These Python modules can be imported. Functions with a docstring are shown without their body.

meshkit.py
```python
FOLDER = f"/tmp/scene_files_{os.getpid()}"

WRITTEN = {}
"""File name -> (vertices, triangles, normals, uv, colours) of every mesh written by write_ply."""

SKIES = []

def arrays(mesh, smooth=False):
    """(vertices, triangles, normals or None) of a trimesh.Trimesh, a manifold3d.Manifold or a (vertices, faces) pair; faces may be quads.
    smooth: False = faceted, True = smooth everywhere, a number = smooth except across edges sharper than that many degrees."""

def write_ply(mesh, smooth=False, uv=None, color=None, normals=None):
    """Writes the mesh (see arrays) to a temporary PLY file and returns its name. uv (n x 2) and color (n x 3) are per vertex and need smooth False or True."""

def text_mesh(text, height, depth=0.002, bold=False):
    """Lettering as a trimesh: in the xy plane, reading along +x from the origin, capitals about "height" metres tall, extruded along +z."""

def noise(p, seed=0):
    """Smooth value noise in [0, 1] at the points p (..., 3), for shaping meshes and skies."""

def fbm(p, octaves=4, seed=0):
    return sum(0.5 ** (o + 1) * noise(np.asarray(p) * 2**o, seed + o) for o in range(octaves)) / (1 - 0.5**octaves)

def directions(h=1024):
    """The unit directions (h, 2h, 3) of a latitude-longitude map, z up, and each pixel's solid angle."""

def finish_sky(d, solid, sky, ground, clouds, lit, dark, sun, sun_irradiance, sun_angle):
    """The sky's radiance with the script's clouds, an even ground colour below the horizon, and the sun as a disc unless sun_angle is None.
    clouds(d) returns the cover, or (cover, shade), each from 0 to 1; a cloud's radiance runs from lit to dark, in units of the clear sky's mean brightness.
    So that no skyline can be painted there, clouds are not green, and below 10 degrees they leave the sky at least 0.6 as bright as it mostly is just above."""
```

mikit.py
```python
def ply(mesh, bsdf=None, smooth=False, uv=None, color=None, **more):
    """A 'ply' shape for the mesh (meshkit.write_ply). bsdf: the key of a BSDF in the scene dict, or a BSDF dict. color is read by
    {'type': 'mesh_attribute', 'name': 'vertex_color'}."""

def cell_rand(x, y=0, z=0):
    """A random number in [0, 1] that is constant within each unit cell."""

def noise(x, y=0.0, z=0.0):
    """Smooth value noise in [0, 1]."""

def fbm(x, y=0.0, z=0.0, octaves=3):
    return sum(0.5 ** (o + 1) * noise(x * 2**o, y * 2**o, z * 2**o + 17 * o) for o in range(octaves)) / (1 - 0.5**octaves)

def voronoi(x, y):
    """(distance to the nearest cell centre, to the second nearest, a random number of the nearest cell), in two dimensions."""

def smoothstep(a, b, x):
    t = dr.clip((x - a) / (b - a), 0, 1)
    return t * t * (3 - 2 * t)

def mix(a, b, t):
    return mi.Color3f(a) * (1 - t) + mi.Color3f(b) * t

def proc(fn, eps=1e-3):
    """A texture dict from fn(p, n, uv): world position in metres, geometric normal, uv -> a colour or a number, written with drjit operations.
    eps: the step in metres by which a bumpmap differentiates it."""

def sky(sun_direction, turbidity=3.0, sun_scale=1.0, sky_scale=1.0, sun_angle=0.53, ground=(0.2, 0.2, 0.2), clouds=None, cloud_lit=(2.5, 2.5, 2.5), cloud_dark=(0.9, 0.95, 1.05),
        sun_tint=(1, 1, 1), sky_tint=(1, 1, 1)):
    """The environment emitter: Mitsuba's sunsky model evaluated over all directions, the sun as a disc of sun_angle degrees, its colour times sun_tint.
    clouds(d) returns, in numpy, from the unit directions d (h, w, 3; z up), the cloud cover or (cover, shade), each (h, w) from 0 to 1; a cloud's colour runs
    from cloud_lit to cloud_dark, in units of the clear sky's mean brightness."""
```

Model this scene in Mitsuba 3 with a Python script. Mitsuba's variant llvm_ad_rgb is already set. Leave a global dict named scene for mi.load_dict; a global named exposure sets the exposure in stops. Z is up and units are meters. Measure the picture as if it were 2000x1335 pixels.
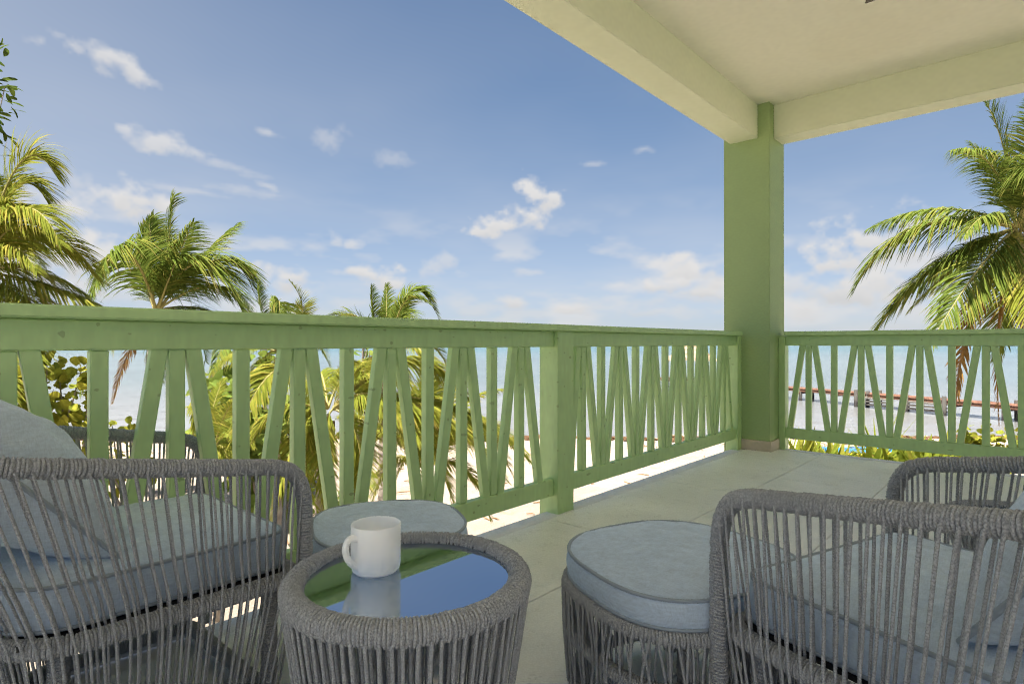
import math, random
import numpy as np, trimesh, drjit as dr, mitsuba as mi, mikit, meshkit
from mikit import noise, fbm, smoothstep, mix, proc, cell_rand
T = mi.ScalarTransform4f
rng = np.random.default_rng(7)
random.seed(7)

# ------------------------------------------------------------------ camera, sky, exposure
# world: x runs along the left railing, y points out over the left railing, z up; terrace floor at z = 0
CA, SA = 0.742, 0.670                      # the camera looks along (CA, SA)
FWD, RGT = np.array([CA, SA, 0.0]), np.array([SA, -CA, 0.0])
EYE = np.array([0.0, 0.0, 0.92])
def W(right, fwd, z):                      # metres to the right of / ahead of the viewpoint, height -> world
    return RGT * right + FWD * fwd + np.array([0, 0, z])
exposure = 3.35
scene, labels = {}, {}
scene['camera'] = {'type': 'perspective', 'fov': 82.03, 'fov_axis': 'x', 'near_clip': 0.05, 'far_clip': 30000.0,
                   'to_world': T().look_at(origin=EYE.tolist(), target=(EYE + FWD + [0, 0, 0.0022]).tolist(), up=[0, 0, 1])}
def az_el(right, up):                      # direction as seen: tangents to the right and up
    d = RGT * right + FWD + np.array([0, 0, up])
    return d / np.linalg.norm(d)
CLOUDS = [  # right, up, half width, half height, strength, lift of the right side
    (-.69, .475, .075, .026, .85, -.5), (-.59, .335, .075, .020, .8, -.25), (-.46, .29, .05, .012, .4, -.2), (-.42, .355, .02, .008, .5, 0),
    (-.74, .28, .02, .02, .45, 0), (-.85, .24, .035, .028, .7, 0), (-.74, .235, .05, .035, 1.1, 0), (-.84, .13, .09, .06, 1.0, -.3),
    (-.98, .19, .07, .06, .75, 0), (-.55, .257, .06, .008, .4, -.2), (-.32, .34, .03, .022, .35, .5), (-.21, .31, .03, .016, .3, 0),
    (-.41, .265, .025, .010, .6, -.3), (-.46, .255, .07, .010, .4, 0), (-.27, .165, .02, .012, .55, 0), (-.30, .175, .015, .016, .4, 0),
    (-.01, .205, .075, .022, 1.1, .25), (.04, .245, .04, .030, 1.2, -.2), (-.055, .192, .04, .016, 1.0, 0), (.01, .215, .02, .02, .5, -.7), (.14, .305, .03, .008, .55, 0), (.225, .325, .022, .010, .45, 0),
    (-.43, .12, .035, .022, .95, -.3), (-.25, .12, .035, .014, .8, -.2), (-.374, .108, .04, .028, .95, 0), (-.20, .108, .04, .02, .8, 0), (-.635, .235, .05, .04, 1.0, 0), (-.72, .15, .07, .05, .9, 0), (.0, .062, .035, .014, .7, 0), (.104, .056, .04, .012, .7, 0), (.295, .122, .055, .030, 1.05, -.2), (.26, .10, .05, .02, .8, 0), (.33, .085, .05, .018, .8, 0),
    (.34, .10, .05, .016, .6, 0), (.30, .075, .08, .015, .4, 0), (.47, .10, .05, .03, .55, 0), (.10, .06, .04, .010, .5, 0), (-.06, .05, .04, .012, .4, 0),
    (.02, .12, .03, .012, .35, 0), (.62, .165, .10, .045, 1.1, .1), (.72, .205, .06, .02, .9, 0), (.60, .09, .10, .04, .8, 0), (.54, .13, .05, .03, .9, 0), (.45, .055, .09, .02, .6, 0), (.22, .05, .05, .01, .55, 0), (-.12, .13, .03, .02, .4, 0),
]
def clouds(d):
    up = np.maximum(d[..., 2], 1e-4)
    f, r = d @ FWD, d @ RGT
    warp = meshkit.fbm(d * 30, 5, 3) - .5
    warp2 = meshkit.fbm(d * 30 + 9, 5, 8) - .5
    fine = meshkit.fbm(d * 62, 6, 5) - .5
    wisp = meshkit.fbm(np.stack([d @ FWD * 20, d @ RGT * 22 + d[..., 2] * 30, d[..., 2] * 75], -1), 5, 11) - .5
    cover = np.zeros(up.shape)
    shade = np.zeros(up.shape)
    for cr, cu, w, h, s, lift in CLOUDS:
        if cu < .22: s = s * 1.3
        c = az_el(cr, cu)
        ax = np.cross(c, [0, 0, 1.0]); ax /= np.linalg.norm(ax)
        ay = np.cross(ax, c)
        k = 1 / (1 + cr * cr + cu * cu) ** .5
        near = d @ c > .93
        a = (d @ ax) / (w * k) + warp * 2.0
        b = (d @ ay) / (h * k) - lift * (d @ ax) / (h * k) * .55 + warp2 * 2.0
        e = np.where(b < 0, b * 1.45, b)
        g = np.exp(-(a * a + e * e) * .75)
        det = fine * 2.6 if h > .0155 else wisp * 2.6
        m = np.clip((g * 1.5 - .58 + det * (.35 + .65 * g)) * (1.2 if s > .9 else 1.0), 0, .93) * min(1, s) * near
        cover = np.maximum(cover, m)
        shade = np.maximum(shade, m * np.clip(-b * .40 + .10, 0, .6))
    # thin veil and small scattered puffs nearer the horizon, the same all round
    q = np.stack([d[..., 0] / (up + .10), d[..., 1] / (up + .10), up * 0], -1)
    veil = np.clip((meshkit.fbm(q * .9, 6, 21) - .42) * 2.2, 0, 1) * np.exp(-up * 3.2) * .40
    pq = meshkit.fbm(np.stack([d @ FWD * 11, d @ RGT * 11, up * 26], -1), 6, 33)
    puff = np.clip((pq - .51) * 5.5, 0, 1) * np.exp(-((up - .095) / .085) ** 2) * .8
    far = np.clip((meshkit.fbm(np.stack([d @ FWD * 22, d @ RGT * 22, up * 60], -1), 5, 44) - .48) * 5, 0, 1) * np.exp(-((up - .05) / .04) ** 2) * .5
    low = np.exp(-up * 7.0) * .40
    low = np.maximum(low, .34 * np.exp(-np.arccos(np.clip(d @ az_el(-1.2, .42), -1, 1)) ** 2 / .22))
    cover = 1 - (1 - cover) * (1 - veil) * (1 - puff) * (1 - low) * (1 - far)
    return np.clip(cover, 0, .97), np.clip(shade + .42 * np.exp(-up * 14) * (1 - puff), 0, 1)
SUN = RGT * -.62 + FWD * -.62 + np.array([0, 0, 2.3])
scene['sky'] = mikit.sky(SUN.tolist(), turbidity=3.0, sky_scale=.325, sky_tint=(1.0, .98, .99), sun_tint=(.90, .98, 1.13), clouds=clouds, cloud_lit=(2.35, 2.3, 2.25), cloud_dark=(1.35, 1.40, 1.46), ground=(.3, .27, .22))

# ------------------------------------------------------------------ helpers
def numbered(name):
    key, k = name, 0
    while key in scene or key in labels or any(key == t for t in taken):
        k += 1
        key = f'{name}_{k:03d}'
    taken.add(key)
    return key
class _Taken(set): pass
taken = _Taken()
counts = {}
def new_key(name):
    n = counts.get(name, 0); counts[name] = n + 1
    return name if n == 0 else f'{name}_{n:03d}'
def thing(name, label, cat, group=None):
    key = new_key(name)
    labels[key] = {'label': label, 'category': cat}
    if group: labels[key]['group'] = group
    return key
def struct(name):
    key = new_key(name)
    labels[key] = {'kind': 'structure'}
    return key
def put(parent, part, mesh, mat, smooth=False, uv=None, kind=None, label=None, to_world=None, shape=None):
    """one entry of the scene: the part of a thing, or the thing itself when part is None"""
    key = parent if part is None else new_key(parent + '__' + part)
    d = dict(shape) if shape is not None else mikit.ply(mesh, mat, smooth, uv)
    if to_world is not None: d['to_world'] = to_world
    scene[key] = d
    if kind: labels.setdefault(key, {})['kind'] = kind
    if label: labels.setdefault(key, {})['label'] = label
    return key
def box(lo, hi, bev=0.0):
    lo, hi = np.minimum(lo, hi), np.maximum(lo, hi)
    c, e = (np.array(lo) + hi) / 2, (np.array(hi) - lo) / 2
    if bev <= 0:
        return trimesh.creation.box(extents=e * 2, transform=trimesh.transformations.translation_matrix(c))
    pts = []
    for sx in (-1, 1):
        for sy in (-1, 1):
            for sz in (-1, 1):
                s = np.array([sx, sy, sz])
                for k in range(3):
                    q = e - bev; q = q.copy(); q[k] = e[k]
                    pts.append(c + s * q)
    return trimesh.convex.convex_hull(np.array(pts))
def bar(p, q, w, t, side, bev=.003):
    """a straight board from p to q: w wide across 'side' x axis, t thick along side"""
    p, q, side = (np.asarray(v, float) for v in (p, q, side))
    L = np.linalg.norm(q - p); z = (q - p) / L
    y = side - z * (side @ z); y /= np.linalg.norm(y)
    m = box([-w / 2, -t / 2, 0], [w / 2, t / 2, L], bev)
    M = np.eye(4); M[:3, 0], M[:3, 1], M[:3, 2], M[:3, 3] = np.cross(y, z), y, z, p
    m.apply_transform(M)
    return m
def cat(ms):
    return trimesh.util.concatenate(ms)
def spline(pts, n=400, closed=False):
    """Catmull-Rom through the points, resampled evenly"""
    P = np.asarray(pts, float)
    P = np.vstack([P[-1], P, P[0], P[1]]) if closed else np.vstack([2 * P[0] - P[1], P, 2 * P[-1] - P[-2]])
    out = []
    for i in range(1, len(P) - 2):
        t = np.linspace(0, 1, 24, endpoint=False)[:, None]
        a, b, c, d = P[i - 1:i + 3]
        out.append(.5 * (2 * b + (c - a) * t + (2 * a - 5 * b + 4 * c - d) * t ** 2 + (3 * b - a - 3 * c + d) * t ** 3))
    out.append(P[-2][None])
    C = np.vstack(out)
    s = np.r_[0, np.cumsum(np.linalg.norm(np.diff(C, axis=0), axis=1))]
    g = np.linspace(0, s[-1], n)
    return np.stack([np.interp(g, s, C[:, k]) for k in range(3)], 1)
def frames(C, closed=False):
    t = np.gradient(C, axis=0)
    if closed: t[0] = t[-1] = C[1] - C[-2]
    t /= np.linalg.norm(t, axis=1, keepdims=True) + 1e-12
    a = np.zeros_like(C)
    v = np.cross(t[0], [0, 0, 1.0] if abs(t[0][2]) < .9 else [1.0, 0, 0]); v /= np.linalg.norm(v)
    for i in range(len(C)):
        v = v - t[i] * (v @ t[i]); v /= np.linalg.norm(v) + 1e-12
        a[i] = v
    return t, a, np.cross(t, a)
def tube(C, R, sides=8, caps=True):
    C = np.asarray(C, float); n = len(C)
    t, a, b = frames(C)
    R = np.broadcast_to(R, (n,))
    th = np.arange(sides) / sides * 2 * np.pi
    V = C[:, None] + R[:, None, None] * (np.cos(th)[None, :, None] * a[:, None] + np.sin(th)[None, :, None] * b[:, None])
    i, j = np.meshgrid(np.arange(n - 1), np.arange(sides), indexing='ij')
    q = np.stack([i * sides + j, i * sides + (j + 1) % sides, (i + 1) * sides + (j + 1) % sides, (i + 1) * sides + j], -1).reshape(-1, 4)
    F = np.vstack([q[:, [0, 1, 2]], q[:, [0, 2, 3]]])
    V = V.reshape(-1, 3)
    if caps:
        V = np.vstack([V, C[:1], C[-1:]]); k = np.arange(sides)
        F = np.vstack([F, np.stack([k * 0 + n * sides, (k + 1) % sides, k], 1), np.stack([k * 0 + n * sides + 1, (n - 1) * sides + k, (n - 1) * sides + (k + 1) % sides], 1)])
    return trimesh.Trimesh(V, F, process=False)
def wrapped(C, R, pitch=.0068, rope=.0050, sides=14, closed=False, seed=0):
    """a tube wound with rope: every turn of the rope is a round ridge, each a little askew"""
    r = np.random.default_rng(seed)
    C = np.asarray(C, float)
    s = np.r_[0, np.cumsum(np.linalg.norm(np.diff(C, axis=0), axis=1))]
    turns = max(3, int(s[-1] / pitch)); pitch = s[-1] / turns
    prof = np.array([.0, .12, .34, .66, .88]); up = np.array([-.15, .62, 1, 1, .62])
    g = ((np.arange(turns)[:, None] + prof[None]) * pitch).ravel()
    lift = np.tile(up, turns) * rope
    wob = np.repeat(r.normal(0, .00045, turns), 5)
    tilt = np.repeat(r.normal(0, .0012, turns), 5) + .0022
    tph = np.repeat(r.uniform(-.5, .5, turns), 5)
    P = np.stack([np.interp(g, s, C[:, k]) for k in range(3)], 1)
    if closed: P = np.vstack([P, P[:1]]); lift, wob, tilt, tph = (np.r_[v, v[:1]] for v in (lift, wob, tilt, tph))
    t, a, b = frames(P, closed)
    th = np.arange(sides) / sides * 2 * np.pi
    rad = R - rope * .5 + lift + wob
    V = P[:, None] + rad[:, None, None] * (np.cos(th)[None, :, None] * a[:, None] + np.sin(th)[None, :, None] * b[:, None]) \
        + (tilt[:, None] * np.cos(th[None] + tph[:, None]))[..., None] * t[:, None]
    n = len(P)
    i, j = np.meshgrid(np.arange(n - 1), np.arange(sides), indexing='ij')
    q = np.stack([i * sides + j, i * sides + (j + 1) % sides, (i + 1) * sides + (j + 1) % sides, (i + 1) * sides + j], -1).reshape(-1, 4)
    return trimesh.Trimesh(V.reshape(-1, 3), np.vstack([q[:, [0, 1, 2]], q[:, [0, 2, 3]]]), process=False)

# ------------------------------------------------------------------ materials
def bsdf(name, d): scene[name] = d; return name
def principled(color, rough=.6, spec=.4, **k):
    return {'type': 'principled', 'base_color': proc(color) if callable(color) else {'type': 'rgb', 'value': list(color)}, 'roughness': rough, 'specular': spec, **k}
def bump(inner, fn, scale=1.0, eps=1e-3):
    return {'type': 'bumpmap', 'arbitrary': {**proc(fn, eps)}, 'bsdf': inner, 'scale': scale}
def two(d): return {'type': 'twosided', 'bsdf': d}
GREEN, GREEN_D = (.415, .58, .265), (.38, .545, .235)
def paint_c(p, n, uv):
    return mix(GREEN_D, GREEN, fbm(p.x * 3, p.y * 3, p.z * 9)) * (.90 + .19 * fbm(p.x * 60, p.y * 60, p.z * 14)) * (1 - .30 * smoothstep(.90, .93, noise(p.x * 38, p.y * 38, p.z * 38)))
def paint_b(p, n, uv):
    return fbm(p.x * 55, p.y * 55, p.z * 160, 2) * .0004
bsdf('m_paint', two(bump(principled(paint_c, .42, .45), paint_b)))
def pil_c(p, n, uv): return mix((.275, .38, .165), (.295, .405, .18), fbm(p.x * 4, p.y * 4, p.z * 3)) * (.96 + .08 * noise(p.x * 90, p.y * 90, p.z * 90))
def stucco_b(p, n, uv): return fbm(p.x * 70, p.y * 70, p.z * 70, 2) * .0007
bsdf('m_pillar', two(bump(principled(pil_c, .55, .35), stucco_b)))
def ceil_c(p, n, uv):
    s = smoothstep(.62, .75, fbm(p.x * 1.1 + 4, p.y * 1.1, p.z, 4))
    return mix((.76, .76, .64), (.74, .735, .61), s) * (.97 + .05 * noise(p.x * 40, p.y * 40, p.z * 40))
bsdf('m_ceiling', two(principled(ceil_c, .7, .25)))
def tile_c(p, n, uv):
    sp = fbm(p.x * 260, p.y * 260, p.z * 260, 2)
    cl = fbm(p.x * 5, p.y * 5, 0, 4)
    d = smoothstep(.66, .74, noise(p.x * 23 + 3, p.y * 23, 0)) * smoothstep(.5, .8, noise(p.x * 170, p.y * 170, 0))
    return mix((.71, .71, .69), (.79, .79, .765), cl) * (.88 + .24 * sp) * (.975 + .05 * uv.x) * (1 - .12 * d) * (.95 + .1 * smoothstep(.3, .7, fbm(p.x * 1.7, p.y * 1.7, 5, 3)))
def tile_b(p, n, uv): return fbm(p.x * 160, p.y * 160, 0, 2) * .0006
bsdf('m_tile', two(bump(principled(tile_c, .42, .4), tile_b)))
def grout_c(p, n, uv): return mix((.16, .155, .145), (.22, .215, .20), noise(p.x * 60, p.y * 60, 0))
bsdf('m_grout', two(principled(grout_c, .9, .1)))
def conc_c(p, n, uv): return mix((.60, .60, .60), (.70, .70, .69), fbm(p.x * 9, p.y * 9, p.z * 9)) * (.9 + .2 * noise(p.x * 150, p.y * 150, p.z * 150))
bsdf('m_concrete', two(principled(conc_c, .8, .2)))
def beam_shaded_c(p, n, uv):  # ceiling plaster made darker and greener: shade and green bounce put into the colour
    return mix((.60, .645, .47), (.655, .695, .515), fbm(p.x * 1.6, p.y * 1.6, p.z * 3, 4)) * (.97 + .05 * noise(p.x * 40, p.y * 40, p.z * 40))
bsdf('m_beam_shaded', two(principled(beam_shaded_c, .65, .3)))
def skirt_c(p, n, uv): return mix((.42, .36, .28), (.52, .45, .36), fbm(p.x * 40, p.y * 40, p.z * 40))
bsdf('m_skirting', two(principled(skirt_c, .5, .4)))
bsdf('m_pale_strip', two(principled((.82, .82, .80), .35, .5)))
def rope_c(p, n, uv):
    a = noise(p.x * 640, p.y * 640, p.z * 420)
    b = noise(p.x * 300 + 9, p.y * 300, p.z * 300)
    c = mix((.225, .232, .245), (.375, .382, .392), smoothstep(.25, .75, a))
    return c * (.84 + .32 * b) * (.9 + .2 * noise(p.x * 9, p.y * 9, p.z * 9))
def rope_b(p, n, uv): return noise(p.x * 520, p.y * 520, p.z * 520) * .0005
bsdf('m_rope', two(bump(principled(rope_c, .8, .25, sheen=.25), rope_b, 1.0, 4e-4)))
def fabric(c0, c1):
    def f(p, n, uv):
        w = noise(p.x * 900, p.y * 90, p.z * 90) * .5 + noise(p.x * 90, p.y * 900, p.z * 900) * .5
        s = fbm(p.x * 55, p.y * 55, p.z * 240, 2)
        return mix(c0, c1, fbm(p.x * 8, p.y * 8, p.z * 8)) * (.70 + .38 * w + .22 * s)
    return f
def fabric_b(p, n, uv): return (noise(p.x * 600, p.y * 140, p.z * 140) + noise(p.x * 140, p.y * 600, p.z * 600)) * .0006 + fbm(p.x * 17, p.y * 17, p.z * 17, 2) * .006
bsdf('m_fabric', two(bump(principled(fabric((.41, .495, .60), (.48, .565, .67)), .85, .2, sheen=.4), fabric_b)))
bsdf('m_pillow', two(bump(principled(fabric((.42, .49, .56), (.49, .56, .63)), .85, .2, sheen=.4), fabric_b)))
bsdf('m_piping', two(principled((.27, .315, .36), .8, .25)))
bsdf('m_glass_top', {'type': 'conductor', 'material': 'none', 'specular_reflectance': {'type': 'rgb', 'value': [.47, .53, .60]}})
bsdf('m_black', two(principled((.02, .022, .025), .35, .5)))
bsdf('m_mug', two(principled((.86, .87, .87), .12, .5, clearcoat=.5)))
bsdf('m_fan', two(principled((.035, .025, .015), .4, .5)))
def sand_c(p, n, uv):
    big = fbm(p.x * .35, p.y * .35, 0, 4)
    deb = smoothstep(.70, .78, fbm(p.x * 2.3, p.y * 2.3, 3, 3)) * .35
    gr = noise(p.x * 45, p.y * 45, 0)
    wet = smoothstep(-3.30, -3.42, p.z)
    c = mix((.24, .20, .158), (.32, .28, .228), big) * (.86 + .28 * gr)
    c = mix(c, (.20, .15, .10), deb)
    return mix(c, (.36, .31, .23), wet)
bsdf('m_sand', two(principled(sand_c, .95, .1)))
def sea_c(p, n, uv):
    far = (p.x * CA + p.y * SA)                # the shore runs square to this direction
    k = smoothstep(28, 75, far); k2 = smoothstep(60, 420, far)
    patch = fbm(p.x * .03, p.y * .06, 0, 4)
    c = mix((.148, .152, .150), (.088, .112, .115), k)
    c = mix(c, (.036, .085, .098), k2)
    return c * (.85 + .3 * patch)
def sea_b(p, n, uv):
    a, b = p.x * CA + p.y * SA, p.x * SA - p.y * CA
    return fbm(a * 1.25 + noise(a * .2, b * .2) * 2, b * .42, 0, 3) * .11 + fbm(a * 4.5, b * 1.8, 4, 2) * .018
bsdf('m_sea', two(bump(principled(sea_c, .16, .5), sea_b, 1.0, .02)))
def leaf_fn(c0, c1, c2):
    def f(p, n, uv):                           # uv.x: a random number of each leaflet, uv.y: along it
        c = mix(mix(c0, c1, smoothstep(0, .6, uv.x)), c2, smoothstep(.62, 1.0, uv.x))
        c = mix(c, (.26, .17, .07), smoothstep(.72, 1.0, uv.y) * smoothstep(.45, .95, uv.x) * .8)
        return c * (.78 + .44 * noise(p.x * 22, p.y * 22, p.z * 22))
    return f
def leaf(name, cols, trans=.75, rough=.42, spec=None):
    bsdf(name, {'type': 'principledthin', 'base_color': proc(leaf_fn(*cols)), 'roughness': rough, 'diff_trans': trans, 'eta': 1.4})
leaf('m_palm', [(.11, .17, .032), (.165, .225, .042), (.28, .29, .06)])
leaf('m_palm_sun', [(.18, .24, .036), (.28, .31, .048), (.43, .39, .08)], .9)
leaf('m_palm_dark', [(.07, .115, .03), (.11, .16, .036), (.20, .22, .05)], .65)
leaf('m_palm_dead', [(.22, .12, .04), (.33, .19, .06), (.42, .27, .09)], .4, .7)
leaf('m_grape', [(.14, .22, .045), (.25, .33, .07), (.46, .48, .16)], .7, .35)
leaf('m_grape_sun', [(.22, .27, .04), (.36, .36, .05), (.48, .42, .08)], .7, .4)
leaf('m_lily', [(.16, .22, .03), (.27, .31, .04), (.40, .38, .06)], .9, .4)
leaf('m_tree', [(.05, .09, .02), (.09, .13, .025), (.14, .16, .03)], .6)
bsdf('m_midrib', two(principled((.34, .30, .10), .5, .4)))
bsdf('m_midrib_dead', two(principled((.26, .15, .07), .7, .3)))
def trunk_c(p, n, uv):
    ring = noise(0, 0, p.z * 11 + noise(p.x * 2, p.y * 2, p.z * 2))
    return mix((.20, .17, .135), (.36, .32, .27), ring) * (.7 + .6 * fbm(p.x * 14, p.y * 14, p.z * 5))
bsdf('m_trunk', two(bump(principled(trunk_c, .9, .1), lambda p, n, uv: fbm(p.x * 12, p.y * 12, p.z * 22, 2) * .03)))
bsdf('m_nut', two(principled((.30, .27, .05), .5, .4)))
def deck_c(p, n, uv): return mix((.12, .062, .042), (.19, .10, .065), fbm(p.x * 2.5, p.y * 2.5, p.z * 6)) * (.8 + .4 * cell_rand(p.x * 3, p.y * 3))
bsdf('m_deck', two(principled(deck_c, .8, .2)))
def pile_c(p, n, uv): return mix((.055, .05, .048), (.16, .15, .13), smoothstep(-3.1, -2.6, p.z + noise(p.x * 6, p.y * 6, p.z * 6) * .4))
bsdf('m_pile', two(principled(pile_c, .85, .2)))
def thatch_c(p, n, uv): return mix((.28, .20, .13), (.52, .40, .28), fbm(p.x * 9, p.y * 9, p.z * 4))
bsdf('m_thatch', two(bump(principled(thatch_c, .95, .1), lambda p, n, uv: fbm(p.x * 18, p.y * 18, p.z * 5, 2) * .05, 1.0, .01)))
bsdf('m_kayak_yellow', two(principled((.75, .47, .02), .35, .5)))
bsdf('m_kayak_blue', two(principled((.03, .21, .62), .35, .5)))
def weed_c(p, n, uv): return mix((.06, .035, .02), (.16, .095, .05), noise(p.x * 9, p.y * 9, p.z * 9))
bsdf('m_seaweed', two(principled(weed_c, .9, .1)))

# ------------------------------------------------------------------ the balcony: floor, ceiling, added wall, pillar, beams
RAIL_Y, RAIL_X = 1.97, 5.40                 # inner faces of the railings' boards
fl = struct('floor')
put(fl, None, box([-3.2, -3.3, -.26], [5.45, 2.03, -.0085]), 'm_grout')
def tile(x0, x1, y0, y1, r):
    m = box([x0 + .0028, y0 + .0028, -.012], [x1 - .0028, y1 - .0028, 0], .0012)
    v = rng.uniform(); put(fl, 'tile', m, 'm_tile', False, np.full((len(m.vertices), 2), v))
yj, row = [1.925, 1.36, .76, .16, -.44, -1.04, -1.64, -2.24, -2.84, -3.28], 0
for k in range(len(yj) - 1):
    cuts = [5.288] + [x for x in np.arange((4.82 if k % 2 == 0 else 4.215), -3.2, -1.2)] + [-3.18]
    for a, b in zip(cuts[:-1], cuts[1:]): tile(b, a, yj[k + 1], yj[k], k)
put(fl, 'edge_strip', box([-3.2, 1.928, -.05], [5.165, 2.031, -.003], .003), 'm_concrete')
put(fl, 'edge_strip', box([5.302, -3.3, -.05], [5.452, 1.722, -.003], .003), 'm_concrete')
put(fl, 'pale_edge_strip', box([5.289, -3.3, -.03], [5.301, 1.722, .0025], .001), 'm_pale_strip')  # thin pale strip between the tiles and the right concrete edge
ce = struct('ceiling')
put(ce, None, box([-3.3, -3.4, 2.97], [5.75, 2.33, 3.16]), 'm_ceiling')
b1 = thing('ceiling_beam', 'long cream plastered beam running overhead from top centre of the photo to the pillar', 'beam')
put(b1, None, box([-3.2, 1.82, 2.68], [5.168, 2.06, 2.972], .006), 'm_beam_shaded')
b2 = thing('ceiling_beam', 'cream plastered beam running right from the pillar above the palm tree', 'beam')
put(b2, None, box([5.27, -3.4, 2.68], [5.485, 1.725, 2.972], .006), 'm_beam_shaded')
wl = struct('added_wall')
put(wl, None, box([1.4, -3.6, -3.2], [5.75, -3.38, 3.0]), 'm_ceiling')  # unseen part wall, added to trim the light reaching the beams from behind
pi = thing('pillar', 'square pale green pillar at the corner of the balcony between the two railings', 'pillar')
put(pi, 'shaft', box([5.166, 1.723, -3.3], [5.545, 2.118, 2.971], .006), 'm_pillar')
for a, b in (([5.153, 1.708, .001], [5.1655, 2.03, .088]), ([5.1665, 1.708, .001], [5.37, 1.7225, .088])):
    put(pi, 'skirting_tile', box(a, b, .0015), 'm_skirting')

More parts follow.
